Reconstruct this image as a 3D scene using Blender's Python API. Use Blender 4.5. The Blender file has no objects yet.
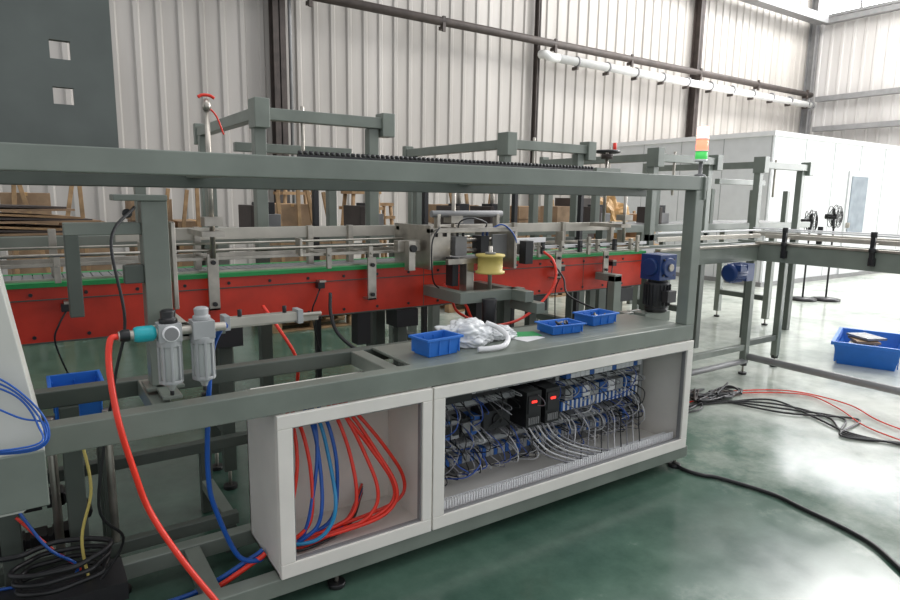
import bpy, bmesh, math, random
from mathutils import Vector, Matrix, noise
random.seed(7)
scene=bpy.context.scene
try: scene.view_settings.view_transform='Standard'
except Exception: pass
col=bpy.context.collection

# ---------------- materials ----------------
MATS={}
def mat(name,c,rough=.5,metal=0.,var=.12,scale=6.,emit=None,es=0.,alpha=None,bump=0.,trans=0.,coat=0.):
    if name in MATS: return MATS[name]
    m=bpy.data.materials.new(name); m.use_nodes=True
    nt=m.node_tree; b=nt.nodes["Principled BSDF"]
    b.inputs['Roughness'].default_value=rough; b.inputs['Metallic'].default_value=metal
    if trans: b.inputs['Transmission Weight'].default_value=trans
    if coat: b.inputs['Coat Weight'].default_value=coat
    if alpha is not None: b.inputs['Alpha'].default_value=alpha
    tc=nt.nodes.new('ShaderNodeTexCoord'); n=nt.nodes.new('ShaderNodeTexNoise')
    n.inputs['Scale'].default_value=scale; n.inputs['Detail'].default_value=7
    nt.links.new(tc.outputs['Object'],n.inputs['Vector'])
    r=nt.nodes.new('ShaderNodeValToRGB')
    r.color_ramp.elements[0].position=.3; r.color_ramp.elements[1].position=.7
    r.color_ramp.elements[0].color=[max(0,x*(1-var)) for x in c]+[1]
    r.color_ramp.elements[1].color=[min(1,x*(1+var)) for x in c]+[1]
    nt.links.new(n.outputs['Fac'],r.inputs['Fac']); nt.links.new(r.outputs['Color'],b.inputs['Base Color'])
    if emit:
        b.inputs['Emission Color'].default_value=list(emit)+[1]; b.inputs['Emission Strength'].default_value=es
    if bump:
        bp=nt.nodes.new('ShaderNodeBump'); bp.inputs['Strength'].default_value=bump
        nt.links.new(n.outputs['Fac'],bp.inputs['Height']); nt.links.new(bp.outputs['Normal'],b.inputs['Normal'])
    MATS[name]=m; return m
G=mat('paint_grey_green',(.185,.21,.18),.34)
GD=mat('paint_grey_green_dark',(.08,.095,.08),.5)
WH=mat('white_powdercoat',(.77,.74,.68),.45,var=.05)
CR=mat('cream_panel',(.57,.57,.52),.5,var=.06)
RED=mat('red_paint',(.60,.04,.018),.38,var=.3,scale=4)
GRN=mat('green_belt',(.02,.30,.08),.5)
ST=mat('stainless',(.43,.40,.35),.3,.8,var=.25,scale=12)
ALU=mat('aluminium',(.50,.47,.41),.38,.5,var=.15)
BK=mat('black_plastic',(.012,.012,.013),.4)
BKM=mat('black_metal',(.03,.03,.032),.45,.3)
BLU=mat('blue_plastic',(.02,.16,.58),.4)
BLM=mat('blue_motor_paint',(.01,.04,.16),.35)
TBL=mat('terminal_blue',(.03,.12,.4),.45)
RH=mat('red_hose',(.78,.04,.02),.3)
BH=mat('blue_hose',(.01,.09,.4),.3)
LBH=mat('light_blue_hose',(.02,.25,.5),.3)
YE=mat('yellow_reel',(.62,.5,.14),.5)
WP=mat('white_plastic',(.8,.8,.8),.4,var=.04)
BAG=mat('plastic_film',(.85,.87,.88),.2,alpha=.85,var=.04)
GP=mat('grey_plastic',(.35,.36,.36),.5)
TEAL=mat('teal_knob',(.02,.4,.45),.35)
GL=mat('clear_bowl',(.55,.58,.56),.1,alpha=.6,var=.03)
WOOD=mat('wood',(.32,.2,.1),.7,scale=9,var=.35)
CB=mat('cardboard',(.30,.20,.12),.8,var=.3)
TAN=mat('tan_wrap',(.55,.33,.13),.6,var=.3)
RUST=mat('brown_steel',(.055,.042,.036),.6,var=.3)
GRY=mat('steel_grey',(.25,.25,.25),.5,.3)
LEDR=mat('led_red',(.6,.02,.02),.4,emit=(1,.03,.02),es=2.5)
TR=mat('tower_red',(.9,.15,.08),.3,emit=(1,.2,.12),es=2.4)
TW=mat('tower_white',(.9,.6,.5),.3,emit=(1,.5,.4),es=2.)
TG=mat('tower_green',(.1,.6,.15),.3,emit=(.1,.8,.15),es=.5)
WPIPE=mat('white_pipe',(.78,.78,.76),.5,var=.08)
OFF=mat('office_panel',(.68,.69,.69),.5,var=.04)
WIN=mat('window_glass_blue',(.30,.34,.38),.15)
SKY=mat('window_daylight',(.9,.95,1),.5,emit=(.98,.98,1),es=14)
WIRE=[mat('wire_grey',(.25,.25,.27),.5),mat('wire_white',(.6,.6,.6),.5),mat('wire_black',(.02,.02,.02),.5),mat('wire_blue',(.04,.1,.4),.5)]

def wallmat(name,c1,c2):
    m=bpy.data.materials.new(name); m.use_nodes=True; nt=m.node_tree; b=nt.nodes["Principled BSDF"]
    b.inputs['Roughness'].default_value=.5
    tc=nt.nodes.new('ShaderNodeTexCoord'); mp=nt.nodes.new('ShaderNodeMapping'); mp.inputs['Scale'].default_value=(1.1,1.1,.12)
    n=nt.nodes.new('ShaderNodeTexNoise'); n.inputs['Scale'].default_value=1.6; n.inputs['Detail'].default_value=6
    r=nt.nodes.new('ShaderNodeValToRGB'); r.color_ramp.elements[0].position=.3; r.color_ramp.elements[1].position=.72
    r.color_ramp.elements[0].color=list(c1)+[1]; r.color_ramp.elements[1].color=list(c2)+[1]
    nt.links.new(tc.outputs['Object'],mp.inputs['Vector']); nt.links.new(mp.outputs['Vector'],n.inputs['Vector'])
    nt.links.new(n.outputs['Fac'],r.inputs['Fac']); nt.links.new(r.outputs['Color'],b.inputs['Base Color'])
    return m
WALL=wallmat('corrugated_wall_paint',(.37,.345,.315),(.51,.48,.445))
WALLR=wallmat('corrugated_wall_paint_side',(.50,.48,.46),(.64,.62,.60))

def floormat():
    m=bpy.data.materials.new('epoxy_floor'); m.use_nodes=True; nt=m.node_tree; b=nt.nodes["Principled BSDF"]
    L=nt.links.new; N=nt.nodes.new
    tc=N('ShaderNodeTexCoord')
    n1=N('ShaderNodeTexNoise'); n1.inputs['Scale'].default_value=1.1; n1.inputs['Detail'].default_value=10; n1.inputs['Roughness'].default_value=.72
    n2=N('ShaderNodeTexNoise'); n2.inputs['Scale'].default_value=6; n2.inputs['Detail'].default_value=8
    L(tc.outputs['Object'],n1.inputs['Vector']); L(tc.outputs['Object'],n2.inputs['Vector'])
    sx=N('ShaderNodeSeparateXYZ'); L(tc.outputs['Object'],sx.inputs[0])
    mr=N('ShaderNodeMapRange'); mr.inputs['From Min'].default_value=2.4; mr.inputs['From Max'].default_value=4.8  # paler towards the right: reflection sheen painted into the floor colour
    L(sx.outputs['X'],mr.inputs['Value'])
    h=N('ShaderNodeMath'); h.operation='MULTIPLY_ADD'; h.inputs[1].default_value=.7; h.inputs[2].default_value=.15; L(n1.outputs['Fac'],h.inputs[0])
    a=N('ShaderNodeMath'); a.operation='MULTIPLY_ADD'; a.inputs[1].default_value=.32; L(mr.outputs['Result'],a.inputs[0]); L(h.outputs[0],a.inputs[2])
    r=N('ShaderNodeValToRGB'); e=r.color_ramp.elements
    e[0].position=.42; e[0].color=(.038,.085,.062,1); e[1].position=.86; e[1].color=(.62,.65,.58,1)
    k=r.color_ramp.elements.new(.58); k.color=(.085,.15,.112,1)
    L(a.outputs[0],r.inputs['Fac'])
    mx=N('ShaderNodeMix'); mx.data_type='RGBA'; mx.blend_type='MULTIPLY'; mx.inputs[0].default_value=.3
    r2=N('ShaderNodeValToRGB'); r2.color_ramp.elements[0].position=.3; r2.color_ramp.elements[0].color=(.6,.6,.6,1); r2.color_ramp.elements[1].position=.6
    L(n2.outputs['Fac'],r2.inputs['Fac']); L(r.outputs['Color'],mx.inputs[6]); L(r2.outputs['Color'],mx.inputs[7])
    L(mx.outputs[2],b.inputs['Base Color'])
    rr=N('ShaderNodeMapRange'); rr.inputs['To Min'].default_value=.08; rr.inputs['To Max'].default_value=.3; L(n2.outputs['Fac'],rr.inputs['Value'])
    L(rr.outputs['Result'],b.inputs['Roughness']); b.inputs['IOR'].default_value=1.55
    return m
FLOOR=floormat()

# ---------------- mesh builder ----------------
def crom(P,n=8):
    P=[Vector(p) for p in P]
    if len(P)<3: return P
    Q=[P[0]*2-P[1]]+P+[P[-1]*2-P[-2]]; out=[]
    for i in range(1,len(Q)-2):
        a,b,c,d=Q[i-1:i+3]
        for k in range(n):
            t=k/n
            out.append(.5*((2*b)+(c-a)*t+(2*a-5*b+4*c-d)*t*t+(3*b-a-3*c+d)*t**3))
    out.append(P[-1]); return out
class O:
    def __init__(s,name): s.name=name; s.bm=bmesh.new(); s.m=[]
    def mi(s,m):
        if m not in s.m: s.m.append(m)
        return s.m.index(m)
    def box(s,x0,x1,y0,y1,z0,z1,m=G,rot=None,piv=None):
        i=s.mi(m); vs=[s.bm.verts.new((x,y,z)) for z in(z0,z1) for y in(y0,y1) for x in(x0,x1)]
        for f in((0,2,3,1),(4,5,7,6),(0,1,5,4),(2,6,7,3),(0,4,6,2),(1,3,7,5)):
            F=s.bm.faces.new([vs[k] for k in f]); F.material_index=i
        if rot is not None:
            c=Vector(piv) if piv else Vector(((x0+x1)/2,(y0+y1)/2,(z0+z1)/2))
            for v in vs: v.co=rot@(v.co-c)+c
        return s
    def tube(s,P,r,m,seg=8,smooth=True,n=8,cap=True,radii=None):
        i=s.mi(m); P=crom(P,n) if smooth else [Vector(p) for p in P]
        T=[]; 
        for k in range(len(P)):
            a=P[max(0,k-1)]; b=P[min(len(P)-1,k+1)]; T.append((b-a).normalized())
        u=T[0].orthogonal().normalized(); rings=[]
        for k,p in enumerate(P):
            t=T[k]; u=(u-t*u.dot(t)); u=u.normalized() if u.length>1e-6 else t.orthogonal().normalized()
            w=t.cross(u); rr=radii[k] if radii else r
            rings.append([s.bm.verts.new(p+(u*math.cos(2*math.pi*j/seg)+w*math.sin(2*math.pi*j/seg))*rr) for j in range(seg)])
        for k in range(len(rings)-1):
            for j in range(seg):
                f=s.bm.faces.new((rings[k][j],rings[k][(j+1)%seg],rings[k+1][(j+1)%seg],rings[k+1][j])); f.material_index=i; f.smooth=True
        if cap:
            for rg in(rings[0][::-1],rings[-1]):
                f=s.bm.faces.new(rg); f.material_index=i
        return s
    def cyl(s,p0,p1,r,m,seg=16,r2=None):
        return s.tube([p0,p1],r,m,seg,False,radii=[r,r if r2 is None else r2])
    def lathe(s,c,prof,m,seg=20,axis='Z'):
        ax={'X':Vector((1,0,0)),'Y':Vector((0,1,0)),'Z':Vector((0,0,1))}[axis]
        c=Vector(c); u=ax.orthogonal().normalized(); w=ax.cross(u); i=s.mi(m); rings=[]
        for r,h in prof:
            rings.append([s.bm.verts.new(c+ax*h+(u*math.cos(2*math.pi*j/seg)+w*math.sin(2*math.pi*j/seg))*max(r,.0005)) for j in range(seg)])
        for k in range(len(rings)-1):
            for j in range(seg):
                f=s.bm.faces.new((rings[k][j],rings[k][(j+1)%seg],rings[k+1][(j+1)%seg],rings[k+1][j])); f.material_index=i; f.smooth=True
        for rg in(rings[0][::-1],rings[-1]):
            f=s.bm.faces.new(rg); f.material_index=i
        return s
    def prism(s,pts,y0,y1,m,axis='Y'):
        i=s.mi(m)
        def P(a,b,t): return (a,t,b) if axis=='Y' else ((t,a,b) if axis=='X' else (a,b,t))
        A=[s.bm.verts.new(P(a,b,y0)) for a,b in pts]; B=[s.bm.verts.new(P(a,b,y1)) for a,b in pts]
        n=len(pts)
        for k in range(n):
            f=s.bm.faces.new((A[k],A[(k+1)%n],B[(k+1)%n],B[k])); f.material_index=i
        for g in(A[::-1],B): f=s.bm.faces.new(g); f.material_index=i
        return s
    def done(s,bevel=0.,parent=None):
        bmesh.ops.recalc_face_normals(s.bm,faces=s.bm.faces)
        me=bpy.data.meshes.new(s.name); s.bm.to_mesh(me); s.bm.free()
        for m in s.m: me.materials.append(m)
        o=bpy.data.objects.new(s.name,me); col.objects.link(o)
        if bevel:
            b=o.modifiers.new('bevel','BEVEL'); b.width=bevel; b.segments=2; b.limit_method='ANGLE'; b.angle_limit=math.radians(50)
        if parent is not None:
            o.parent=parent
            if parent.location.length>0:
                o.matrix_parent_inverse=(Matrix.Translation(parent.location)@parent.rotation_euler.to_matrix().to_4x4()).inverted()
        return o
def foot(o,x,y,m=BK,h=.08,zt=None):
    o.cyl((x,y,0),(x,y,.02),.035,m,14); o.cyl((x,y,.02),(x,y,h if zt is None else zt),.009,ST,8)

# ---------------- room ----------------
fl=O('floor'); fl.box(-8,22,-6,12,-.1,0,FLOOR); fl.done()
def corr(name,axis,c,a0,a1,z0,z1,m,pitch=.3,d=.04):
    o=O(name); i=o.mi(m); prof=[]; a=a0
    while a<a1:
        for da,dd in((0,0),(.19,0),(.215,d),(.275,d),(.3,0)):
            prof.append((min(a+da*pitch/.3,a1),dd))
        a+=pitch
    lo=[];hi=[]
    for a,dd in prof:
        p=(lambda z:(a,c-dd,z)) if axis=='X' else (lambda z:(c-dd,a,z))
        lo.append(o.bm.verts.new(p(z0))); hi.append(o.bm.verts.new(p(z1)))
    for k in range(len(lo)-1):
        if (lo[k].co-lo[k+1].co).length<1e-5: continue
        f=o.bm.faces.new((lo[k],lo[k+1],hi[k+1],hi[k])); f.material_index=i
    return o
w=corr('wall_back','X',10.4,-8,19.8,0,9,WALL,d=.03); w.done()
w=corr('wall_right','Y',19.8,-6,10.4,0,6.75,WALLR,d=.03); w.done()
o=O('window_1')
o.box(19.8,19.84,-6,10.4,6.8,8.6,SKY)
for k in range(14): o.box(19.74,19.84,-5.9+k*1.25,-5.84+k*1.25,6.75,8.7,GRY)
o.box(19.72,19.86,-6,10.4,6.75,6.83,GRY); o.box(19.72,19.86,-6,10.4,8.6,8.7,GRY); o.done()
def hcol(o,x,y,w,d,z1,m):
    o.box(x-w/2,x+w/2,y-d,y-d+.02,0,z1,m); o.box(x-w/2,x+w/2,y-.02,y,0,z1,m); o.box(x-.01,x+.01,y-d,y,0,z1,m)
def column(x,w,d,m,z1=9,pipe=False):
    o=O('steel_column'); hcol(o,x,10.34,w,d,z1,m)
    if pipe: o.cyl((x+.19,10.2,0),(x+.19,10.2,9),.03,GRY,8)
    o.done()
column(3.55,.2,.2,RUST,pipe=True); column(8.98,.07,.12,RUST); column(14.15,.16,.2,RUST); column(19.55,.2,.2,GRY,8)
o=O('wall_girt_beam'); o.box(-8,19.4,9.8,10.1,6.5,6.72,GRY)
for z in(3.6,4.45,6.6): o.box(19.5,19.7,-6,10.0,z-.07,z+.07,GRY)
o.done()
o=O('dark_pipe'); o.cyl((-3,10.02,4.6),(19.3,10.02,4.55),.075,RUST,12)
for x in(1,4,6.5,9.2,11.5,14,16.5,19): o.box(x-.03,x+.03,9.98,10.1,4.44,4.5,RUST); o.box(x-.03,x+.03,9.95,9.99,4.4,4.66,RUST)
o.done()
o=O('white_pipe'); o.cyl((9.3,9.98,4.3),(19.2,9.98,4.26),.085,WPIPE,16)
o.tube([(9.3,9.98,4.3),(9.1,10.0,4.3),(9.02,10.08,4.36),(9.0,10.2,4.37)],.085,WPIPE,14)
for k in range(11): o.cyl((9.8+k*.92,9.98,4.3),(9.85+k*.92,9.98,4.3),.105,GRY,14); o.box(9.8+k*.92,9.85+k*.92,9.95,10.1,4.14,4.2,RUST)
o.lathe((19.2,9.98,4.26),[(.13,0),(.13,.06)],GRY,axis='X'); o.done()

# ---------------- office ----------------
o=O('site_office')
X0,X1,Y0,Y1,H=10.7,18.6,6.1,9.7,2.68
o.box(X0,X1,Y0,Y1,.05,H-.08,OFF)
o.box(X0-.04,X1,Y0-.04,Y1,H-.08,H,WP); o.box(X0-.02,X1,Y0-.02,Y1,0,.08,GRY)
for k in range(8):
    x=X0+.02+k*1.05; o.box(x,x+.012,Y0-.004,Y0,.08,H-.08,GP)
for k in range(4): o.box(X0-.004,X0,Y0+.9*k+.02,Y0+.9*k+.032,.08,H-.08,GP)
o.box(13.45,14.3,Y0-.03,Y0,.08,2.1,OFF); o.box(13.55,14.2,Y0-.045,Y0-.03,.9,2.0,WIN); o.box(13.5,13.54,Y0-.09,Y0-.03,1.0,1.1,ST)
o.done()
def fan(x,y,h,a):
    o=O('pedestal_fan'); o.lathe((x,y,0),[(.2,0),(.2,.03),(.05,.05)],BK); o.cyl((x,y,.05),(x,y,h-.05),.014,BK)
    R=Matrix.Rotation(a,4,'Z'); c=Vector((x,y,h))
    def T(v): return tuple(c+R@Vector(v))
    for rr,d in((.18,0),(.16,-.06),(.16,.06),(.1,-.08)):
        o.tube([T((rr*math.cos(t),d,rr*math.sin(t))) for t in [2*math.pi*k/20 for k in range(21)]],.006,BK,6,False)
    for k in range(16):
        t=2*math.pi*k/16; o.tube([T((0,-.085,0)),T((.16*math.cos(t),-.06,.16*math.sin(t))),T((.18*math.cos(t),0,.18*math.sin(t))),T((.05*math.cos(t),.08,.05*math.sin(t)))],.003,BK,4,False)
    for k in range(3):
        t=2*math.pi*k/3
        o.tube([T((.02*math.cos(t),0,.02*math.sin(t))),T((.08*math.cos(t),.01,.08*math.sin(t))),T((.15*math.cos(t+.2),0,.15*math.sin(t+.2)))],.022,BKM,6,False)
    o.cyl(T((0,-.03,0)),T((0,.13,0)),.04,BK); o.done()
fan(9.9,4.95,1.2,.6); fan(10.2,4.75,1.28,.2)

# ---------------- front machine frame ----------------
YF=2.06
o=O('machine_frame')
o.box(-1.2,3.03,YF,YF+.07,1.55,1.622)
o.box(-1.2,3.03,YF+.4,YF+.47,1.515,1.58,GD)
for x in(-.6,.5,1.7,2.95): o.box(x,x+.06,YF+.07,YF+.4,1.55,1.61)
o.box(-.3,3.0,YF,YF+.07,.745,.83)
o.box(-.3,3.0,YF+.42,YF+.48,.76,.82,GD)
for x in(-.25,.3,1.15,2.93): o.box(x,x+.06,YF+.07,YF+.42,.76,.82)
o.box(2.93,3.0,YF,YF+.07,.83,1.55)
o.box(2.93,3.0,YF+.41,YF+.48,.12,.83)
o.box(-.6,3.03,YF,YF+.07,.06,.125)
o.box(-1.2,3.03,YF+.4,YF+.46,.06,.125)
for x in(-.3,.45,2.97): o.box(x-.03,x+.03,YF+.07,YF+.4,.065,.12)
for x in(-.12,.08): o.box(x-.03,x+.03,YF+.41,YF+.47,.12,.76,GD)
o.box(1.25,2.93,YF+.07,YF+.42,.815,.828)
o.box(2.985,3.0,YF-.01,YF+.1,1.5,1.62,G)
o.box(3.0,3.1,2.5,2.53,.75,.832,G)
for x in(.9,2.97): foot(o,x,YF+.035)
foot(o,2.97,YF+.43); foot(o,.2,YF+.43); foot(o,-.4,YF+.035)
o.done(.004)

# ---------------- cabinet ----------------
o=O('electrical_cabinet')
zb,zt=.127,.742; yb=2.42
def panel(x0,x1,z0,z1,a,b,c,d,m=WH,y=YF-.012,t=.02):
    o.box(x0,x1,y,y+t,z0,z0+c,m); o.box(x0,x1,y,y+t,z1-d,z1,m); o.box(x0,x0+a,y,y+t,z0+c,z1-d,m); o.box(x1-b,x1,y,y+t,z0+c,z1-d,m)
panel(.67,1.305,zb,zt,.055,.045,.055,.05)
panel(1.312,2.995,zb,zt,.055,.05,.055,.05)
o.box(.67,.69,YF+.01,yb,zb,zt,WH); o.box(2.975,2.99,YF+.01,yb,zb,zt,WH)
o.box(1.295,1.315,YF+.01,yb,zb,zt,WH)
o.box(.67,2.99,yb-.015,yb,zb,zt,WH); o.box(.67,2.99,YF+.01,yb,zb,zb+.015,WH)
o.box(.69,2.975,YF+.05,yb-.015,zt-.015,zt,WH)
for(x0,x1)in((.725,1.26),(1.367,2.945)):
    o.box(x0,x0+.006,YF-.004,YF+.02,.18,.692,GRY); o.box(x1-.006,x1,YF-.004,YF+.02,.18,.692,GRY)
    o.box(x0,x1,YF-.004,YF+.02,.686,.692,GRY); o.box(x0,x1,YF-.004,YF+.02,.18,.186,GRY)
CAB=o.done(.003)
o=O('electrical_components')
MP=mat('mount_plate',(.16,.16,.155),.5,.2)
o.box(1.34,2.96,yb-.03,yb-.018,.16,.715,MP)
def duct(x0,x1,z0,z1,y0,y1,m=GP,ax='X'):
    if ax=='X':
        o.box(x0,x1,y1-.004,y1,z0,z1,m); o.box(x0,x1,y0,y0+.003,z0+.006,z1-.006,m)
        k=x0
        while k<x1-.004:
            o.box(k,k+.007,y0,y1-.004,z0,z0+.003,m); o.box(k,k+.007,y0,y1-.004,z1-.003,z1,m); k+=.0125
    else:
        o.box(x0,x1,y0,y0+.003,z0,z1,m); k=z0
        while k<z1-.004:
            o.box(x0,x0+.003,y0,y1,k,k+.007,m); o.box(x1-.003,x1,y0,y1,k,k+.007,m); k+=.0125
duct(1.36,2.94,.145,.19,2.1,2.16,WP)
for k in range(110): 
    x=1.37+k*.0143; o.box(x,x+.007,2.095,2.1,.15,.215,WP)
for z in(.31,.515,.668): duct(1.38,2.9,z,z+.035,2.33,2.388,GP)
duct(1.355,1.385,.22,.7,2.33,2.388,GP,'Z'); duct(2.905,2.935,.22,.7,2.33,2.388,GP,'Z'); duct(2.24,2.27,.35,.668,2.33,2.388,GP,'Z')
x=1.4
rnd=random.Random(3)
while x<1.7:
    c_=rnd.choice([BK,GP,TBL]); w_=.04+rnd.random()*.015; o.box(x,x+w_,2.31,2.388,.38,.47,c_); o.box(x+.005,x+w_-.005,2.3,2.31,.4,.45,rnd.choice([BKM,GRY]))
    x+=w_+.008
for k in range(2):
    x=1.97+k*.125; o.box(x,x+.095,2.24,2.388,.38,.56,BK); o.box(x+.01,x+.085,2.235,2.24,.45,.54,BKM)
    for j in range(6): o.box(x+.012+j*.012,x+.018+j*.012,2.232,2.24,.395,.43,GRY)
    o.box(x+.03,x+.06,2.231,2.236,.505,.515,LEDR)
o.box(1.74,1.9,2.28,2.388,.4,.49,BKM); o.lathe((1.82,2.27,.445),[(.03,0),(.03,.01)],BK,16,'Y'); o.box(1.5,1.66,2.27,2.388,.57,.65,BK)
for k in range(17): o.box(2.29+k*.035,2.322+k*.035,2.3,2.388,.565,.65,WP if k%5 else TBL); o.box(2.298+k*.035,2.314+k*.035,2.285,2.3,.6,.63,[TBL,GP,BK][k%3])
for k in range(12): o.box(1.69+k*.045,1.728+k*.045,2.33,2.388,.575,.645,GP if k%3 else WP)
for k in range(38): o.box(2.29+k*.016,2.304+k*.016,2.33,2.388,.38,.43,WP if k%2 else TBL)
for k in range(60): o.box(1.42+k*.024,1.44+k*.024,2.335,2.388,.235,.285,GP if k%3 else TBL)
for k in range(9): o.box(2.3+k*.065,2.355+k*.065,2.31,2.388,.445,.505,[GP,TBL,WP][k%3])
for k in range(150):
    x=1.40+k*.01+rnd.uniform(-.006,.006)
    za,zb2=[(.555,.535),(.38,.34),(.31,.285),(.235,.185),(.47,.515)][k%5]
    yy=2.3-rnd.random()*.04
    dx=rnd.gauss(0,.014)
    o.tube([(x,2.335,za),(x+dx,yy,za*.7+zb2*.3),(x+dx,yy,za*.3+zb2*.7),(x+dx*2,2.335,zb2)],.0026,WIRE[rnd.choice([0,0,1,2,2,3])],5,True,4)
for k in range(80):
    x=rnd.uniform(1.42,2.85); z=rnd.choice([.56,.45,.38,.3]); dx=rnd.gauss(0,.09); xe=min(2.88,max(1.4,x+dx)); ze=max(.2,z-rnd.uniform(.08,.2)); yy=rnd.uniform(2.2,2.28)
    o.tube([(x,2.32,z),(x+dx*.15,yy,z-.03),((x+xe)/2+rnd.gauss(0,.02),yy-.015,(z+ze)/2-.02),(xe,2.31,ze)],rnd.choice([.0025,.003,.0035]),WIRE[rnd.choice([0,1,2,2,0,3])],5,True,5)
for k in range(12):
    x=2.28+k*.05; o.tube([(x,2.32,.36),(x+.01,2.27,.31),(x-.06,2.2,.24),(x-.12,2.14,.19)],.0035,WIRE[k%3],5,True,5)
for k in range(7):
    o.tube([(1.97+k*.03,2.26,.38),(1.99+k*.03,2.21,.32),(2.05+k*.04,2.18,.25),(2.2+k*.05,2.14,.18)],.0045,WIRE[k%2],6,True,5)
o.done(0,CAB)
o=O('pneumatic_hose_bundle')
specs=[(RH,.80,-.05),(RH,.82,-.02),(BH,.87,-.03),(LBH,.90,-.02),(BH,.93,-.02),(RH,.97,.0),(RH,1.0,.03),(RH,1.02,.06),(RH,1.04,.085),(BH,.89,-.06),(RH,.99,.075)]
for i,(m,x,d) in enumerate(specs):
    ye=2.2-.018*(i%4)
    o.tube([(x,2.39,.66),(x+.0,2.34,.662),(x+.02+.3*d,2.26,.6),(x+.05+d,2.22,.47),(x+.06+1.8*d,ye,.33),(x+.04+1.9*d,ye-.01,.24),(x-.03+1.2*d,ye,.185+.006*(i%3)),(.76,ye+.03,.158+.006*(i%4)),(.70,2.28,.155)],.0078,m,8,True,8)
    o.cyl((x,2.4,.66),(x,2.375,.661),.012,BK,8)
for k in range(5): o.tube([(1.15,2.38,.2+.01*k),(1.0,2.2+.01*k,.17),(.8,2.15+.02*k,.158),(.72,2.2,.16)],.006,[BK,RH,BH][k%3],6)
o.done(0,CAB)

# ---------------- signal tower ----------------
o=O('signal_tower_light')
tx,ty=3.005,2.1
o.lathe((tx,ty,1.622),[(.028,0),(.028,.01),(.01,.016),(.01,.085)],GRY)
o.lathe((tx,ty,1.70),[(.032,0),(.032,.012)],WP)
o.lathe((tx,ty,1.712),[(.031,0),(.031,.04)],TG); o.lathe((tx,ty,1.752),[(.033,0),(.033,.006)],WP)
o.lathe((tx,ty,1.758),[(.031,0),(.031,.055)],TR); o.lathe((tx,ty,1.813),[(.033,0),(.033,.006)],WP)
o.lathe((tx,ty,1.819),[(.031,0),(.031,.055),(.022,.062),(.003,.064)],TW); o.done()

# ---------------- red conveyor ----------------
YC=3.1
o=O('conveyor_line')
o.box(-1.2,3.82,YC,YC+.012,.86,1.10,RED); o.box(-1.2,3.82,YC+.36,YC+.372,.86,1.10,RED)
o.box(-1.2,3.82,YC-.006,YC,1.045,1.05,GD)
o.box(-1.2,3.82,YC-.012,YC,.862,.868,GD)
o.box(-1.2,3.84,YC-.012,YC+.03,1.10,1.12,GRN); o.box(-1.2,3.84,YC+.34,YC+.38,1.105,1.118,GRN)
o.box(-1.2,3.84,YC+.03,YC+.05,1.118,1.13,ST)
o.box(-1.2,3.84,YC+.05,YC+.32,1.10,1.112,GRY)
k=-1.2
while k<3.82: o.box(k,k+.034,YC+.06,YC+.31,1.112,1.12,GRY); k+=.038
for x in(-.9,.55,1.9,3.2):
    o.box(x,x+.004,YC-.002,YC+.0,.865,1.095,GD)
for k in range(24):
    x=-1.+k*.2; o.lathe((x,YC-.006,1.07),[(.008,0),(.008,.006)],BKM,8,'Y'); o.lathe((x,YC-.006,.89),[(.008,0),(.008,.006)],BKM,8,'Y')
for x in(-.4,.75,1.75,2.75,3.6):
    for y in(YC+.03,YC+.3):
        o.box(x,x+.06,y,y+.05,.1,.86,G if x>3 else GD); foot(o,x+.03,y+.025,BK,.1)
    o.box(x,x+.06,YC+.08,YC+.3,.3,.36,GD); o.box(x-.04,x+.1,YC-.03,YC+.1,.76,.86,BKM)
o.box(1.48,1.56,YC+.0,YC+.08,.68,.86,BKM); o.box(2.3,2.4,YC+.02,YC+.14,.7,.86,BKM)
CONV=o.done(.002)
o=O('guide_rail')
o.box(.35,3.75,YC+.22,YC+.235,1.265,1.325,ALU)
o.box(-1.2,2.0,YC-.02,YC-.005,1.185,1.2,ST); o.box(-1.2,3.84,YC+.3,YC+.315,1.17,1.19,ST)
o.box(2.3,3.84,YC-.01,YC+.005,1.17,1.19,WP); o.box(2.3,3.84,YC-.04,YC-.03,1.145,1.155,ST)
o.cyl((-1.2,YC-.05,1.235),(2.0,YC-.05,1.235),.007,ST,8); o.cyl((-.6,YC+.1,1.255),(2.3,YC+.1,1.255),.006,ST,8)
for x in(.1,.71,1.3,1.54,2.75,3.2,3.7):
    o.box(x-.012,x+.012,YC-.05,YC-.03,1.12,1.24,ST); o.cyl((x,YC-.06,1.19),(x,YC+.25,1.19),.006,ST,8); o.box(x-.015,x+.015,YC+.2,YC+.24,1.12,1.33,ST)
for x,z0,z1 in((.715,.955,1.22),(1.536,.94,1.17),(2.9,.97,1.15),(3.35,.98,1.14)):
    o.box(x-.025,x+.025,YC-.07,YC-.058,z0,z1,ST); o.box(x-.025,x+.025,YC-.07,YC-.003,z0,z0+.01,ST)
    for zz in(z0+.03,z1-.04): o.lathe((x,YC-.085,zz),[(.011,0),(.011,.012)],BKM,8,'Y')
for x in(.42,1.15,2.1,2.95,3.55):
    o.box(x-.006,x+.006,YC-.05,YC+.02,1.19,1.28,ST)
for k in range(7):
    x=2.6+k*.17; o.cyl((x,YC-.07,1.18),(x,YC+.02,1.18),.006,BKM,6); o.box(x-.012,x+.012,YC-.06,YC-.035,1.14,1.22,BKM if k%2 else ST)
o.done(.0015,CONV)
def sensor(x,z):
    o=O('photoelectric_sensor'); o.box(x-.018,x+.018,YC-.06,YC-.02,z,z+.03,BK); o.box(x-.006,x+.03,YC-.05,YC-.001,z+.03,z+.04,ST)
    o.tube([(x,YC-.04,z),(x-.03,YC-.06,z-.05),(x-.05,YC-.05,z-.12),(x-.02,YC-.02,z-.25),(x+.03,YC+.02,z-.4)],.004,BK,6); o.done(0,CONV)
sensor(.12,1.0); sensor(1.25,1.02); sensor(2.95,1.02); sensor(3.45,1.03)
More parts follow.
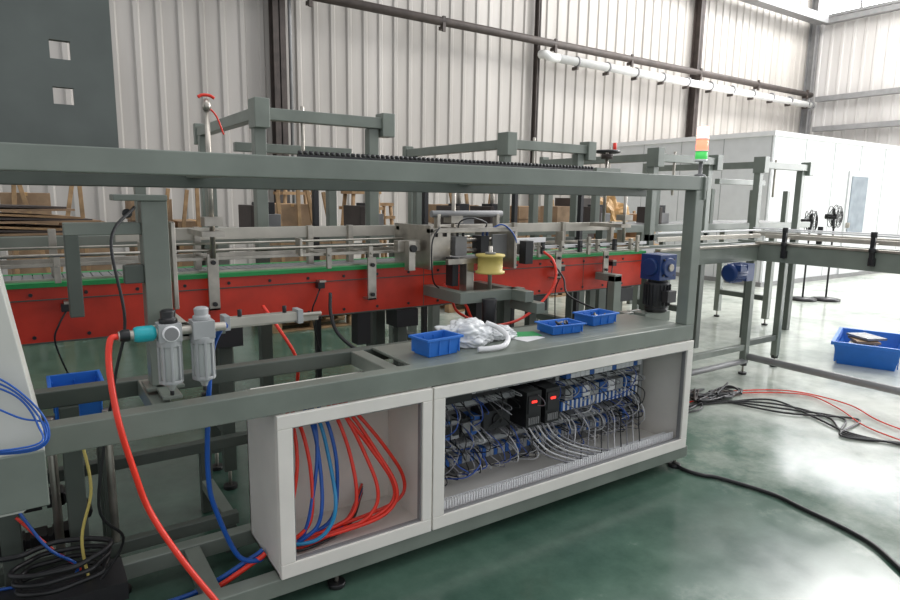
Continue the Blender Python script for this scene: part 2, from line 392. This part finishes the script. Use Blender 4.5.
for x,zt2,hh in((.715,1.86,1),(2.05,1.6,0),(3.5,1.62,0)):
    o=O('height_adjusting_screw'); o.cyl((x,3.02,1.2),(x,3.02,zt2),.012,ST,10); o.box(x-.04,x+.04,2.98,3.06,1.35,1.39,ST); o.box(x-.05,x+.05,3.0,3.3,1.3,1.325,ST)
    if hh:
        o.lathe((x,3.02,zt2),[(.015,0),(.02,.02),(.008,.05)],ST); o.tube([(x-.035,3.02,zt2+.055),(x-.015,3.02,zt2+.065),(x+.015,3.02,zt2+.065),(x+.035,3.02,zt2+.055)],.007,RH,8)
        o.tube([(x+.07,3.02,zt2-.1),(x+.04,3.02,zt2-.02),(x+.0,3.02,zt2+.02)],.004,RH,6)
    o.done(0,CONV)

# ---------------- centre mechanism (open bracket frame) ----------------
o=O('bottle_divider_unit')
o.box(1.82,1.84,2.9,3.3,1.10,1.34,ST); o.box(2.41,2.43,2.9,3.3,1.08,1.3,ST)
o.box(1.82,2.43,2.9,2.94,1.30,1.325,ST); o.box(1.82,2.43,3.24,3.28,1.30,1.325,ST)
o.box(1.84,2.0,2.97,2.985,1.14,1.3,ST); o.box(2.3,2.41,2.97,2.985,1.14,1.28,GRY)
o.cyl((1.84,3.0,1.25),(2.41,3.0,1.25),.011,ST,10); o.cyl((1.84,3.0,1.19),(2.41,3.0,1.19),.011,ST,10)
o.box(2.02,2.1,2.95,3.04,1.165,1.275,GRY); o.box(2.2,2.26,2.95,3.04,1.165,1.275,BKM)
for x in(2.04,2.08,2.22,2.25,1.9,1.96):
    o.cyl((x,2.96,1.275),(x,2.96,1.31),.008,BLM if x>2.1 else BK,8)
o.tube([(2.04,2.96,1.3),(2.03,2.92,1.36),(2.1,2.9,1.38),(2.22,2.93,1.35),(2.22,2.96,1.3)],.005,BK,6)
o.tube([(1.9,2.96,1.3),(1.88,2.9,1.33),(1.82,2.88,1.25),(1.84,2.9,1.05),(1.92,2.95,.98)],.005,BK,6)
o.tube([(2.25,2.96,1.3),(2.32,2.9,1.34),(2.42,2.9,1.25),(2.44,2.95,1.1)],.005,BH,6)
o.cyl((1.9,3.02,1.4),(2.4,3.02,1.4),.02,GRY,12); 
for x in(1.93,2.35): o.box(x,x+.02,3.0,3.04,1.32,1.4,ST)
o.box(1.97,2.01,2.9,2.97,1.0,1.16,BKM); o.box(2.03,2.08,2.85,2.92,.96,1.16,ST)
o.box(1.9,2.2,2.84,2.87,1.13,1.16,ST)
o.box(2.44,2.62,2.96,3.0,1.16,1.22,ST); o.box(2.5,2.56,2.9,2.96,1.1,1.24,BKM); o.box(2.44,2.75,3.0,3.02,1.22,1.25,WP)
o.box(1.66,1.8,2.97,3.02,1.2,1.26,ST); o.box(1.7,1.74,2.92,2.97,1.1,1.26,ST); o.lathe((1.72,2.9,1.22),[(.02,0),(.02,.02)],BK,12,'Y')
o.box(1.9,2.35,2.72,2.78,.93,.99,G); o.box(2.29,2.35,2.55,2.78,.87,.93,G); o.box(1.9,1.96,2.78,3.1,.93,.99,G); o.box(2.25,2.31,2.6,3.1,.93,.99,G)
o.cyl((2.08,2.7,.8),(2.08,2.7,.95),.04,BKM,14); o.lathe((2.08,2.7,.77),[(.07,0),(.07,.03)],BKM)
DIV=o.done(.002,CONV)
o=O('tape_reel')
o.lathe((2.14,2.78,1.08),[(.02,0),(.082,0),(.082,.012),(.07,.014),(.07,.09),(.082,.092),(.082,.105),(.02,.105)],YE,24)
o.cyl((2.14,2.78,.99),(2.14,2.78,1.23),.012,ST,10); o.lathe((2.14,2.78,1.186),[(.03,0),(.03,.01)],GRY); o.done(0,CONV)

# ---------------- gear motor ----------------
o=O('gear_motor')
mx,my=3.13,2.42
o.box(mx-.075,mx+.075,my-.07,my+.07,1.03,1.18,BLM); o.lathe((mx,my-.085,1.105),[(.055,0),(.06,.015),(.06,.17)],BLM,20,'Y')
o.lathe((mx,my-.095,1.105),[(.022,0),(.022,.012)],ST,12,'Y'); o.lathe((mx-.09,my,1.105),[(.05,0),(.055,.02)],BLM,16,'X')
for a in range(4): o.lathe((mx+.045*(1 if a%2 else -1),my-.078,1.105+.045*(1 if a>1 else -1)),[(.007,0),(.007,.01)],BK,8,'Y')
o.lathe((mx,my,.86),[(.065,0),(.07,.01),(.07,.15),(.055,.16),(.055,.172)],BKM,24)
for k in range(20):
    t=k*.314; o.box(mx-.002,mx+.002,my+.066,my+.08,.875,1.0,BKM,Matrix.Rotation(t,3,'Z'),(mx,my,.93))
o.box(mx-.04,mx+.04,my-.11,my-.065,.9,.97,BKM); o.lathe((mx,my,.832),[(.06,0),(.068,.01),(.068,.03)],BK)
o.box(3.002,mx+.1,my-.03,my+.06,.77,.832,G)
o.done(.004)

# ---------------- bins ----------------
def bin_(cx,cy,z,w,d,h,rz=0.,m=BLU,name='blue_parts_bin'):
    o=O(name); t=.006+.01*(w>.4)
    i=o.mi(m); k=.86
    def ring(sx,sy,zz): return [o.bm.verts.new((sx*a,sy*b,zz)) for a,b in((-1,-1),(1,-1),(1,1),(-1,1))]
    A=ring(w/2*k,d/2*k,0);B=ring(w/2,d/2,h*.86);C=ring(w/2+t*1.5,d/2+t*1.5,h*.86);D=ring(w/2+t*1.5,d/2+t*1.5,h);E=ring(w/2-t*.5,d/2-t*.5,h);F=ring(w/2*k-t,d/2*k-t,t)
    for P,Q in((A,B),(B,C),(C,D),(D,E),(E,F)):
        for j in range(4): o.bm.faces.new((P[j],P[(j+1)%4],Q[(j+1)%4],Q[j])).material_index=i
    o.bm.faces.new(A[::-1]).material_index=i; o.bm.faces.new(F).material_index=i
    n=int(w/.06)
    for j in range(n+1):
        x=-w/2*.9+j*w*.9/n
        for s in(-1,1): o.box(x-.003,x+.003,s*d/2*.93-.006,s*d/2*.93+.006+.004*s,h*.1,h*.86,m)
    ob=o.done(.002); ob.location=(cx,cy,z); ob.rotation_euler=(0,0,rz); return ob
rr=random.Random(5)
for bx,by,w_,d_,h_,a_ in((1.44,2.24,.18,.12,.08,.1),(2.22,2.29,.2,.13,.05,-.1),(2.55,2.36,.2,.13,.06,.05)):
    b=bin_(bx,by,.829,w_,d_,h_,a_)
    o=O('small_fittings_heap')
    for k in range(26):
        x=bx+rr.uniform(-.055,.055); y=by+rr.uniform(-.03,.03); z=.84+rr.random()*.03
        o.cyl((x,y,z),(x+rr.uniform(-.02,.02),y+rr.uniform(-.02,.02),z+.01),.006,rr.choice([ST,BK,BLU]),6)
    o.done(0,b)
cr=bin_(6.66,2.66,.0,.8,.52,.22,.35,name='blue_storage_crate')
o=O('metal_plates')
for k in range(3):
    x=6.62+k*.04; y=2.7; z=.15+.03*k
    o.box(x-.16,x+.12,y-.1,y+.1,z,z+.02,GRY if k!=1 else CB,Matrix.Rotation(.3+k*.4,3,'Z'))
o.box(6.5,6.75,2.62,2.78,.02,.15,GRY); o.done(0,cr)
bin_(.12,2.8,.6,.17,.2,.17,0); bin_(-.12,2.8,.6,.17,.2,.17,0)
o=O('bin_shelf'); o.box(-.5,.25,2.69,2.92,.57,.6,GD); 
for x in(-.45,.2): 
    for y in(2.71,2.9): o.box(x-.02,x+.02,y-.02,y+.02,0,.57,GD)
o.done(.002)
def bag(x,y,sx,sy,sz,seed):
    o=O('plastic_bag'); o.mi(BAG)
    r=bmesh.ops.create_icosphere(o.bm,subdivisions=5,radius=1)
    for v in r['verts']:
        q=v.co+Vector((seed,0,0))
        n=noise.noise(q*1.8)*.35+abs(noise.noise(q*4))*.3-abs(noise.noise(q*8))*.14
        p=v.co*(1+n); v.co=Vector((x+p.x*sx,y+p.y*sy,.829+(max(p.z,-.7)+.7)*sz))
    for f in o.bm.faces: f.smooth=True
    o.done()
bag(1.66,2.32,.13,.10,.06,1.7); bag(1.86,2.35,.09,.08,.035,5.1)
o=O('white_tube_coil')
o.tube([(1.60,2.15,.843),(1.66,2.13,.845),(1.73,2.13,.85),(1.79,2.18,.87),(1.79,2.25,.9),(1.74,2.28,.925)],.012,WP,10); o.done()
o=O('instruction_papers')
for k,(x,y,a) in enumerate(((1.98,2.26,.2),(2.02,2.33,-.3))): o.box(x-.07,x+.07,y-.05,y+.05,.829+k*.001,.8305+k*.001,GRN if k==1 else WP,Matrix.Rotation(a,3,'Z'))
o.done()

# ---------------- left equipment ----------------
o=O('upper_control_panel')
y0,y1=2.55,2.58
PG=mat('panel_grey',(.10,.115,.105),.45)
xs=[-1.2,.115,.175,.3]; zs=[1.52,1.785,1.84,1.93,1.99,2.9]
for a in range(3):
    for b in range(5):
        if a==1 and b in(1,3): continue
        o.box(xs[a],xs[a+1],y0,y1,zs[b],zs[b+1],PG)
o.box(.28,.3,2.58,2.75,1.52,2.9,G); o.box(-1.2,-1.15,2.58,2.75,1.52,2.9,GD)
o.box(-1.15,-1.09,2.6,2.66,0,1.52,GD); o.box(-.7,-.64,2.6,2.66,0,1.52,GD)
o.done(0)
o=O('machine_side_housing')
o.prism([(-1.0,1.40),(-.075,1.40),(.0,.86),(.0,.72),(-.06,.68),(-1.0,.68)],1.86,2.04,CR)
o.box(-1.0,-.0,1.85,1.86,.69,.84,G)
o.box(-.9,-.84,1.9,1.96,0,.68,G); o.box(-.4,-.34,1.9,1.96,0,.68,G)
for z in(1.28,1.2): o.lathe((-.12,1.855,z),[(.01,0),(.01,.006)],BKM,8,'Y')
house=o.done(.006)
o=O('valve_post')
o.box(.32,.40,2.28,2.36,.845,1.47); o.box(.24,.4,2.27,2.37,1.47,1.49); o.box(.30,.42,2.26,2.38,.832,.845)
o.box(.41,.425,2.3,2.34,1.1,1.4,ST); o.box(.1,.32,2.3,2.35,1.36,1.4,G); o.box(.1,.14,2.3,2.35,1.1,1.36,GD)
o.box(.26,.32,2.29,2.33,1.2,1.26,GD); o.lathe((.28,2.28,1.43),[(.015,0),(.015,.02)],BK,10,'Y')
o.box(.33,.39,2.14,2.4,.832,.845,G)
POST=o.done(.003)
o=O('air_filter_regulator')
fy=2.0
for fx,c in((.335,0),(.43,1)):
    o.box(fx-.032,fx+.032,fy-.032,fy+.032,1.06,1.115,GP)
    o.lathe((fx,fy,1.115),[(.026,0),(.026,.012),(.02,.016),(.022,.035),(.015,.04)],BK if c==0 else GP,20)
    o.lathe((fx,fy,.905),[(.008,0),(.012,.012),(.026,.025),(.029,.05),(.029,.155)],GL,20)
    for k in range(8):
        t=k*math.pi/4; o.box(fx-.004,fx+.004,fy-.035,fy-.029,.93,1.06,GP,Matrix.Rotation(t,3,'Z'),(fx,fy,1.0))
    o.lathe((fx,fy,1.045),[(.035,0),(.035,.02)],GP,20)
    o.lathe((fx,fy,.93),[(.034,0),(.034,.01)],GP,20)
    o.lathe((fx,fy,.89),[(.006,0),(.006,.02)],BK,8)
o.lathe((.335,fy-.045,1.088),[(.022,0),(.024,.003),(.024,.014)],WP,20,'Y')
o.lathe((.335,fy-.047,1.088),[(.02,0),(.02,.003)],GRY,20,'Y')
o.cyl((.2,fy,1.088),(.5,fy,1.088),.014,ALU,12)
o.lathe((.24,fy,1.088),[(.02,0),(.024,.01),(.024,.05),(.016,.06)],TEAL,16,'X')
o.lathe((.2,fy,1.088),[(.012,0),(.018,.01),(.018,.03)],BK,12,'X')
o.box(.3,.47,fy+.03,2.06,1.06,1.1,ALU); o.box(.37,.40,2.03,2.3,1.05,1.1,ALU)
o.done(.002,POST)
o=O('pneumatic_cylinder')
o.box(.56,.8,2.18,2.22,1.045,1.075,ALU); o.box(.54,.56,2.17,2.23,1.035,1.085,GP); o.box(.8,.82,2.17,2.23,1.035,1.085,GP)
o.cyl((.82,2.2,1.06),(.9,2.2,1.06),.008,ST,10); o.box(.45,.9,2.225,2.24,1.03,1.05,ST); o.box(.42,.55,2.2,2.3,1.02,1.035,G)
o.cyl((.6,2.2,1.075),(.6,2.2,1.1),.008,BK,8); o.cyl((.76,2.2,1.075),(.76,2.2,1.1),.008,BK,8); o.box(.41,.46,2.2,2.3,1.035,1.055,G); o.done(.0015,POST)

def hose(name,P,r,m,parent=None): 
    o=O(name); o.tube(P,r,m,10); return o.done(0,parent)
hose('red_air_hose',[(.2,2.0,1.088),(.178,1.99,1.08),(.17,1.98,1.0),(.18,1.95,.856),(.21,1.95,.7),(.245,1.95,.56),(.31,1.9,.42),(.396,1.85,.27),(.5,1.8,.1),(.62,1.72,.012),(.9,1.6,.012)],.009,RH,POST)
hose('blue_air_hose',[(.5,2.0,1.088),(.51,2.08,1.07),(.5,2.2,.95),(.475,2.2,.69),(.47,2.2,.5),(.49,2.2,.38),(.56,2.2,.183),(.64,2.2,.14),(.66,2.25,.14)],.009,BH,POST)
hose('red_air_hose',[(.9,2.9,.98),(.93,2.8,.9),(1.0,2.75,.75),(1.02,2.8,.6)],.008,RH,CONV)
hose('red_air_hose',[(2.72,2.98,1.16),(2.68,2.85,1.12),(2.66,2.8,1.02),(2.58,2.8,.9),(2.35,2.78,.79),(2.05,2.75,.8),(1.95,2.75,.93)],.008,RH,CONV)
hose('red_air_hose',[(1.98,3.0,1.0),(1.97,2.92,.95),(2.0,2.9,.86),(2.1,2.9,.8)],.008,RH,CONV)
hose('black_cable',[(1.28,3.0,1.0),(1.26,2.95,.9),(1.28,2.9,.8),(1.36,2.8,.72),(1.4,2.7,.76)],.009,BK,CONV)
hose('black_cable',[(2.8,3.0,1.1),(2.82,2.9,1.0),(2.78,2.8,.9),(2.8,2.5,.83)],.006,BK,CONV)
hose('black_cable',[(3.02,2.3,.012),(2.96,2.05,.012),(2.98,1.93,.012),(3.03,1.85,.012),(3.09,1.6,.012),(3.07,1.43,.012),(3.02,1.14,.012),(2.9,.95,.012),(2.6,.6,.012)],.011,BK)
hose('black_cable',[(.3,2.27,1.45),(.22,2.2,1.35),(.24,2.18,1.1),(.2,2.2,.9),(.13,2.2,.5),(.2,2.3,.3),(.05,2.3,.1)],.005,BK,POST)
for z,d in((1.1,0),(1.08,.01),(1.06,.02),(1.02,.005)):
    hose('cable_loop',[(-.15,1.84,z),(-.05,1.83,z-.08+d),(.01-d,1.82,.92),(-.02,1.81-d,.86+d),(-.2,1.82,.88)],.0025,BH,house)
hose('yellow_cable',[(.1,2.4,.7),(.12,2.35,.5),(.08,2.35,.3),(.12,2.3,.01)],.005,YE)
hose('floor_air_hose',[(-.3,2.3,.02),(.1,2.28,.02),(.4,2.22,.05),(.62,2.2,.14),(.66,2.2,.16)],.01,RH)
hose('floor_air_hose',[(-.3,2.34,.02),(.1,2.32,.02),(.4,2.26,.05),(.62,2.23,.14),(.66,2.23,.16)],.01,BH)
o=O('coiled_black_cable')
o.tube([(.02+ (.14+.012*(k%3))*math.cos(k*.5)*.9,2.33+(.08+.008*(k%2))*math.sin(k*.5),.2+.0025*k) for k in range(44)]+[(-.2,2.4,.3),(-.4,2.4,.3)],.009,BK,6)
o.box(-.2,.2,2.24,2.42,.12,.185,BKM); o.done()
hose('blue_air_hose',[(-.1,2.45,.45),(-.02,2.4,.3),(.06,2.38,.22),(.02,2.4,.17),(-.2,2.4,.2)],.005,BH)
hose('red_air_hose',[(-.1,2.47,.4),(.0,2.42,.27),(.07,2.4,.19),(.0,2.42,.15),(-.2,2.42,.16)],.005,RH)
o=O('cable_drag_chain')
for k in range(16):
    if k<8: x,z=-.5+k*.07,.35
    else: x,z=.0-(k-8)*.07,.2
    o.box(x,x+.055,2.6,2.68,z,z+.05,BK); o.box(x+.04,x+.075,2.605,2.675,z+.008,z+.042,BKM)
for k in range(5):
    t=-math.pi/2+k*math.pi/4; o.cyl((.03+.075*math.cos(t),2.6,.3+.075*math.sin(t)),(.03+.075*math.cos(t),2.68,.3+.075*math.sin(t)),.028,BK,8)
o.done(.002)
o=O('lower_cross_frame')
o.box(-.6,1.2,2.95,3.0,.3,.35,GD); o.box(-.6,.66,2.55,2.59,.12,.17,GD)
for x in(-.3,.6): o.box(x,x+.05,2.59,2.95,.12,.165,G); o.box(x,x+.05,2.55,2.59,0,.12,GD); o.box(x,x+.05,2.95,3.0,0,.3,GD)
o.cyl((.2,2.57,.17),(.2,2.57,.7),.015,ST,10); o.cyl((.02,2.57,.17),(.02,2.57,.7),.015,ST,10)
o.done(.003)

# ---------------- rear machine + gantries ----------------
o=O('rear_machine_frame')
for y in(4.1,4.75):
    o.box(-1.5,8.2,y,y+.07,1.18,1.25); 
    for x in(-.6,1.0,2.6,4.2,5.8,7.4): o.box(x,x+.07,y,y+.07,.08,1.18); foot(o,x+.035,y+.035)
for x in(-.6,1.0,2.6,4.2,5.8,7.4): o.box(x,x+.07,4.17,4.75,1.18,1.24); o.box(x,x+.07,4.17,4.75,.3,.36,GD)
o.box(-1.4,8.1,4.17,4.75,1.235,1.245,GRY)
for x in(.55,.95,1.75,2.45,3.6,4.35,5.2,6.1,6.9,7.6): o.box(x,x+.06,4.1,4.16,1.25,1.62)
o.box(-.3,3.9,4.1,4.15,1.62,1.67)
for x in(1.3,2.1,2.95,3.3,4.6,5.5):
    o.box(x,x+.18,4.3,4.5,1.25,1.36,GRY); o.box(x+.03,x+.15,4.33,4.47,1.36,1.44,BKM); o.cyl((x+.09,4.4,1.44),(x+.09,4.4,1.58),.02,ST,10)
    o.box(x-.04,x,4.25,4.55,1.25,1.42,RUST)
o.done(.004)
def gantry(xa,xb,z,y=3.8,yf=5.3):
    o=O('gantry_frame')
    o.box(xa,xb,y,y+.07,z,z+.07); o.box(xa,xa+.07,y+.07,yf,z,z+.07)
    o.box(xb-.02,xb+.07,y-.02,y+.09,z-.05,z+.1); o.box(xa-.01,xa+.08,yf,yf+.06,z-.06,z+.1); o.box(xa-.01,xa+.08,y-.03,y+.1,z-.05,z+.12)
    for x in(xa,xb-.1): o.box(x,x+.07,y+.02,y+.09,1.12,z)
    o.box(xa,xa+.07,yf-.1,yf-.03,.0,z); o.box(xa+.02,xb,y+.5,y+.56,z-.16,z-.1)
    o.box(xa,xb,y+.02,y+.08,1.12,1.18,GD)
    for x in(xa,xb-.1): o.box(x,x+.07,y+.02,y+.09,.0,1.12,GD)
    o.cyl((xa+.3,y+.03,z-.3),(xa+.3,y+.03,z+.1),.012,ST,8); o.done(.004)
gantry(1.17,2.02,1.93); gantry(3.05,3.92,1.86); gantry(4.78,5.7,1.84); gantry(6.5,7.45,1.84)
o=O('roller_chain_rack'); o.box(1.4,3.9,3.72,3.75,1.72,1.735,BKM)
k=1.4
while k<3.9: o.cyl((k,3.73,1.745),(k+.022,3.73,1.745),.012,BKM,6); k+=.035
for x in(1.5,2.3,3.1,3.8): o.box(x,x+.03,3.74,3.78,0,1.72,BKM)
o.done()
o=O('handwheel')
c=Vector((4.25,3.9,1.9)); o.tube([c+Vector((.1*math.cos(t),.1*math.sin(t),0)) for t in [k*math.pi/8 for k in range(17)]],.013,BK,6,False)
for k in range(3): o.cyl(c,c+Vector((.1*math.cos(k*2.09),.1*math.sin(k*2.09),0)),.009,BK,6)
o.cyl(c-Vector((0,0,.66)),c,.014,ST,8); o.cyl(c+Vector((.09,0,0)),c+Vector((.09,0,.08)),.016,RH,8)
o.cyl(c-Vector((0,0,.06)),c-Vector((0,0,.02)),.05,RUST,12); o.box(4.1,4.4,3.87,3.93,1.7,1.76,G); o.box(4.2,4.3,3.86,3.94,0,1.24,GD); o.done()

# ---------------- discharge conveyor ----------------
o=O('discharge_conveyor')
yA=2.98; xT=5.15
o.box(3.85,xT,yA,yA+.05,1.0,1.12); o.box(3.85,xT+.5,yA+.42,yA+.47,1.0,1.12)
o.box(xT,xT+.05,-.5,yA+.05,1.0,1.14); o.box(xT+.45,xT+.5,-.5,yA+.47,1.0,1.14)
o.box(3.85,xT+.45,yA+.05,yA+.42,1.08,1.1,GRY); o.box(xT+.05,xT+.45,-.5,yA+.3,1.1,1.12,GP)
o.box(3.85,xT+.1,yA-.01,yA+.04,1.12,1.14,ST); o.box(xT-.01,xT+.04,-.5,yA+.03,1.14,1.16,ST)
k=-.5
while k<yA: o.box(xT+.07,xT+.43,k,k+.034,1.12,1.13,GP); k+=.038
for(x0,x1,y0,y1)in((3.85,xT+.05,yA+.02,yA+.03),(xT+.08,xT+.09,-.5,yA),(xT+.4,xT+.41,-.5,yA+.3)):
    o.box(x0,x1,y0,y1,1.19,1.225,ALU); o.box(x0,x1,y0,y1,1.25,1.262,WP)
for y in(2.75,2.1,1.4,.7):
    for x in(xT-.03,xT+.53): o.box(x-.015,x+.015,y-.015,y+.015,1.06,1.27,BK); o.lathe((x,y,1.14),[(.025,0),(.025,.03)],BK,12); o.lathe((x,y,1.25),[(.022,0),(.022,.04)],BK,12)
    o.cyl((xT-.03,y,1.2),(xT+.1,y,1.2),.006,ST,8); o.box(xT-.04,xT-.0,y-.02,y+.02,1.04,1.1,BK)
for(x,y)in((xT-.05,yA),(xT+.45,yA),(xT-.0,1.0),(xT+.45,1.0),(3.95,yA)):
    o.box(x,x+.055,y-.0,y+.055,.1,1.0); foot(o,x+.027,y+.027,BK,.1)
    o.lathe((x+.027,y+.027,.08),[(.03,0),(.03,.03)],BK,12)
o.cyl((xT,yA,.16),(xT,.9,.16),.03,GRY,12); o.box(xT,xT+.45,yA+.01,yA+.05,.25,.3,GD)
o.box(4.0,xT,yA+.01,yA+.05,.22,.27,G); o.cyl((4.0,yA+.02,.12),(xT,yA+.02,.12),.025,GRY,12)
DISC=o.done(.003)
o=O('drive_motor')
o.lathe((4.6,2.89,.93),[(.05,0),(.07,.01),(.07,.16),(.055,.17)],BLM,20,'X'); o.box(4.62,4.7,2.8,2.85,.95,1.0,BLM)
o.box(4.78,4.88,2.84,2.97,.86,1.0,BLM); o.box(4.8,4.86,2.9,2.97,.98,.998,GRY)
for k in range(16):
    t=k*math.pi/8; o.box(4.62,4.75,2.888,2.892,.998,1.01,BLM,Matrix.Rotation(t,3,'X'),(4.68,2.89,.93))
o.done(.002,DISC)
o=O('conveyor_end_beam')
o.box(3.3,3.37,2.9,2.96,.12,.98,G); foot(o,3.335,2.93,BK,.12); o.box(3.3,3.37,2.9,3.08,.94,.99,G); o.done(.003,CONV)
def fc(P,m=BK,r=.007): hose('floor_cable' if m is BK else 'floor_cable_red',P,r,m)
for i in range(4):
    a=i*.07
    fc([(3.1+.1*i,2.85-.05*i,.012),(3.7+a,2.75-.05*i,.014),(4.2,2.62+a*.5,.012),(4.6-a,2.45-a,.014),(4.5+a,2.1-a,.012),(4.38-a*.5,1.8,.012),(4.45+a*.6,1.5-a*.3,.012),(4.6+a,1.1,.012)])
for i in range(2):
    fc([(3.9,2.85-.1*i,.014),(4.5,2.75-.06*i,.014),(4.95,2.5-.1*i,.014),(5.0-.15*i,2.1,.014),(4.8-.2*i,1.8,.014),(4.7-.2*i,1.5,.014)],RH,.005)
rr=random.Random(11)
o=O('cable_heap')
for k in range(9):
    P=[(4.3+rr.uniform(-.3,.35),2.74+rr.uniform(-.1,.14),.015+rr.random()*.03) for j in range(5)]
    o.tube(P,.008,rr.choice([BK,BK,BKM,RUST]),6)
o.done()
hose('black_cable',[(3.85,2.95,.9),(3.8,2.93,.7),(3.85,2.9,.4),(3.78,2.85,.1),(3.9,2.85,.014)],.006,BK,DISC)
# ---------------- clutter behind ----------------
def pallet_stack(name,x,y,n,w=1.0,d=.8,boxes=0):
    o=O(name)
    for k in range(n):
        z=k*.14
        for j in range(3): o.box(x,x+w,y+j*(d-.1)/2,y+j*(d-.1)/2+.1,z,z+.02,WOOD)
        for j in range(3):
            for i in range(3): o.box(x+i*(w-.1)/2,x+i*(w-.1)/2+.1,y+j*(d-.1)/2,y+j*(d-.1)/2+.1,z+.02,z+.1,WOOD)
        for j in range(7): o.box(x+j*(w-.09)/6,x+j*(w-.09)/6+.09,y,y+d,z+.1,z+.12,WOOD)
    return o
r3=random.Random(9)
def carton(o,x,y,z,w,d,h,a=0):
    R=Matrix.Rotation(a,3,'Z'); pv=(x+w/2,y+d/2,z)
    o.box(x,x+w,y,y+d,z,z+h,CB,R,pv); o.box(x+w*.46,x+w*.54,y-.002,y+d+.002,z+h*.9,z+h+.003,TAN,R,pv)
def loaded(x,y,rows):
    o=pallet_stack('loaded_pallet',x,y,3); z=.42
    for h,n in rows:
        for i in range(n): carton(o,x+.03+i*.48+r3.uniform(0,.04),y+.05,z,.42,.6,h-.01,r3.uniform(-.08,.08))
        z+=h
    for k in range(4): o.box(x+.1+k*.2,x+.14+k*.2,y-.04,y-.01,.2,z+.1+r3.random()*.15,WOOD,Matrix.Rotation(r3.uniform(-.25,.25),3,'Y'))
    o.done(.003)
loaded(2.15,6.6,[(.34,2),(.34,2),(.3,1)])
loaded(4.5,6.7,[(.36,2),(.36,2),(.26,1)]); loaded(5.9,7.0,[(.36,2),(.4,2),(.2,1)]); loaded(7.8,6.6,[(.36,2),(.36,1)])
loaded(-.2,7.6,[(.36,2),(.4,2),(.3,1)]); loaded(.95,7.7,[(.36,2),(.4,2),(.25,1)])
def stool(x,y,h,w=.2,tilt=0):
    o=O('wooden_stool')
    o.box(x-w,x+w,y-w*.8,y+w*.8,h-.04,h,WOOD)
    for a in(-1,1):
        for b in(-1,1): o.tube([(x+a*w*1.35,y+b*w,0),(x+a*w*.8,y+b*w*.6,h-.04)],.025,WOOD,6,False)
    for z in(.3*h,.65*h,.85*h): o.box(x-w*1.1,x+w*1.1,y-w*.9,y-w*.8,z,z+.04,WOOD); o.box(x-w*1.1,x+w*1.1,y+w*.8,y+w*.9,z,z+.04,WOOD)
    o.done()
stool(3.5,7.2,1.55,.2); stool(3.95,7.6,1.4,.16); stool(3.1,8.4,1.75,.22)
def pile(name,x,y,z0,sx,sy,sz,m,seed):
    o=O(name); o.mi(m); r=bmesh.ops.create_icosphere(o.bm,subdivisions=4,radius=1)
    for v in r['verts']:
        q=v.co+Vector((seed,0,0)); n=noise.noise(q*1.8)*.4+noise.noise(q*4)*.3
        p=v.co*(1+n); v.co=Vector((x+p.x*sx,y+p.y*sy,z0+(max(p.z,-.7)+.7)*sz))
    o.done()
pile('wrapped_goods_pile',6.35,5.75,1.0,.28,.2,.3,TAN,3)
o=O('packing_table'); o.box(4.9,7.3,5.5,6.1,.96,1.0,WOOD)
for x in(4.95,7.2):
    for y in(5.53,6.03): o.box(x-.03,x+.03,y-.03,y+.03,0,.96,GD)
o.box(5.3,5.55,5.6,5.9,1.0,1.4,CB); o.box(5.58,5.95,5.6,5.95,1.0,1.5,RUST); o.box(6.75,7.1,5.6,5.95,1.0,1.3,CB); o.done(.003)
o=O('cardboard_sheet_stack')
for k in range(8): o.box(-.9+.05*k,.5-.05*k,4.2,4.7,1.25+k*.022,1.262+k*.022,[CB,RUST,WOOD][k%3],Matrix.Rotation(.05*k,3,'Z')@Matrix.Rotation(.03*(k%3),3,'Y'))
o.done()

# ---------------- lights ----------------
wd=bpy.data.worlds.new('world'); scene.world=wd; wd.use_nodes=True
bg=wd.node_tree.nodes['Background']; bg.inputs[0].default_value=(.93,.95,1,1); bg.inputs[1].default_value=.82
def area(n,loc,rot,sx,sy,p,c=(1,1,1)):
    l=bpy.data.lights.new(n,'AREA'); l.shape='RECTANGLE'; l.size=sx; l.size_y=sy; l.energy=p; l.color=c
    o=bpy.data.objects.new(n,l); col.objects.link(o); o.location=loc; o.rotation_euler=rot; return o
area('skylight_lamp',(14.5,6,8.8),(0,0,0),10,3,1300,(1,.985,.96))
area('skylight_lamp',(4,1,8.8),(0,0,0),10,3,150,(1,.99,.97))
area('side_door_daylight',(19,-2,3),(0,math.radians(90),0),5,6,1050,(1,1,1))

# ---------------- camera ----------------
yaw,pit,rol=0.977706,0.163048,0.0151279
F=Vector((math.cos(yaw)*math.cos(pit),math.sin(yaw)*math.cos(pit),-math.sin(pit)))
R=Vector((math.sin(yaw),-math.cos(yaw),0)); U=R.cross(F)
c,s=math.cos(rol),math.sin(rol); R,U=R*c+U*s,U*c-R*s
cd=bpy.data.cameras.new('camera'); co=bpy.data.objects.new('camera',cd); col.objects.link(co)
M=Matrix((R,U,-F)).transposed().to_4x4(); M.translation=Vector((0,0,1.5)); co.matrix_world=M
cd.sensor_width=36; cd.lens=36*631.087/900; cd.clip_start=.05
scene.camera=co
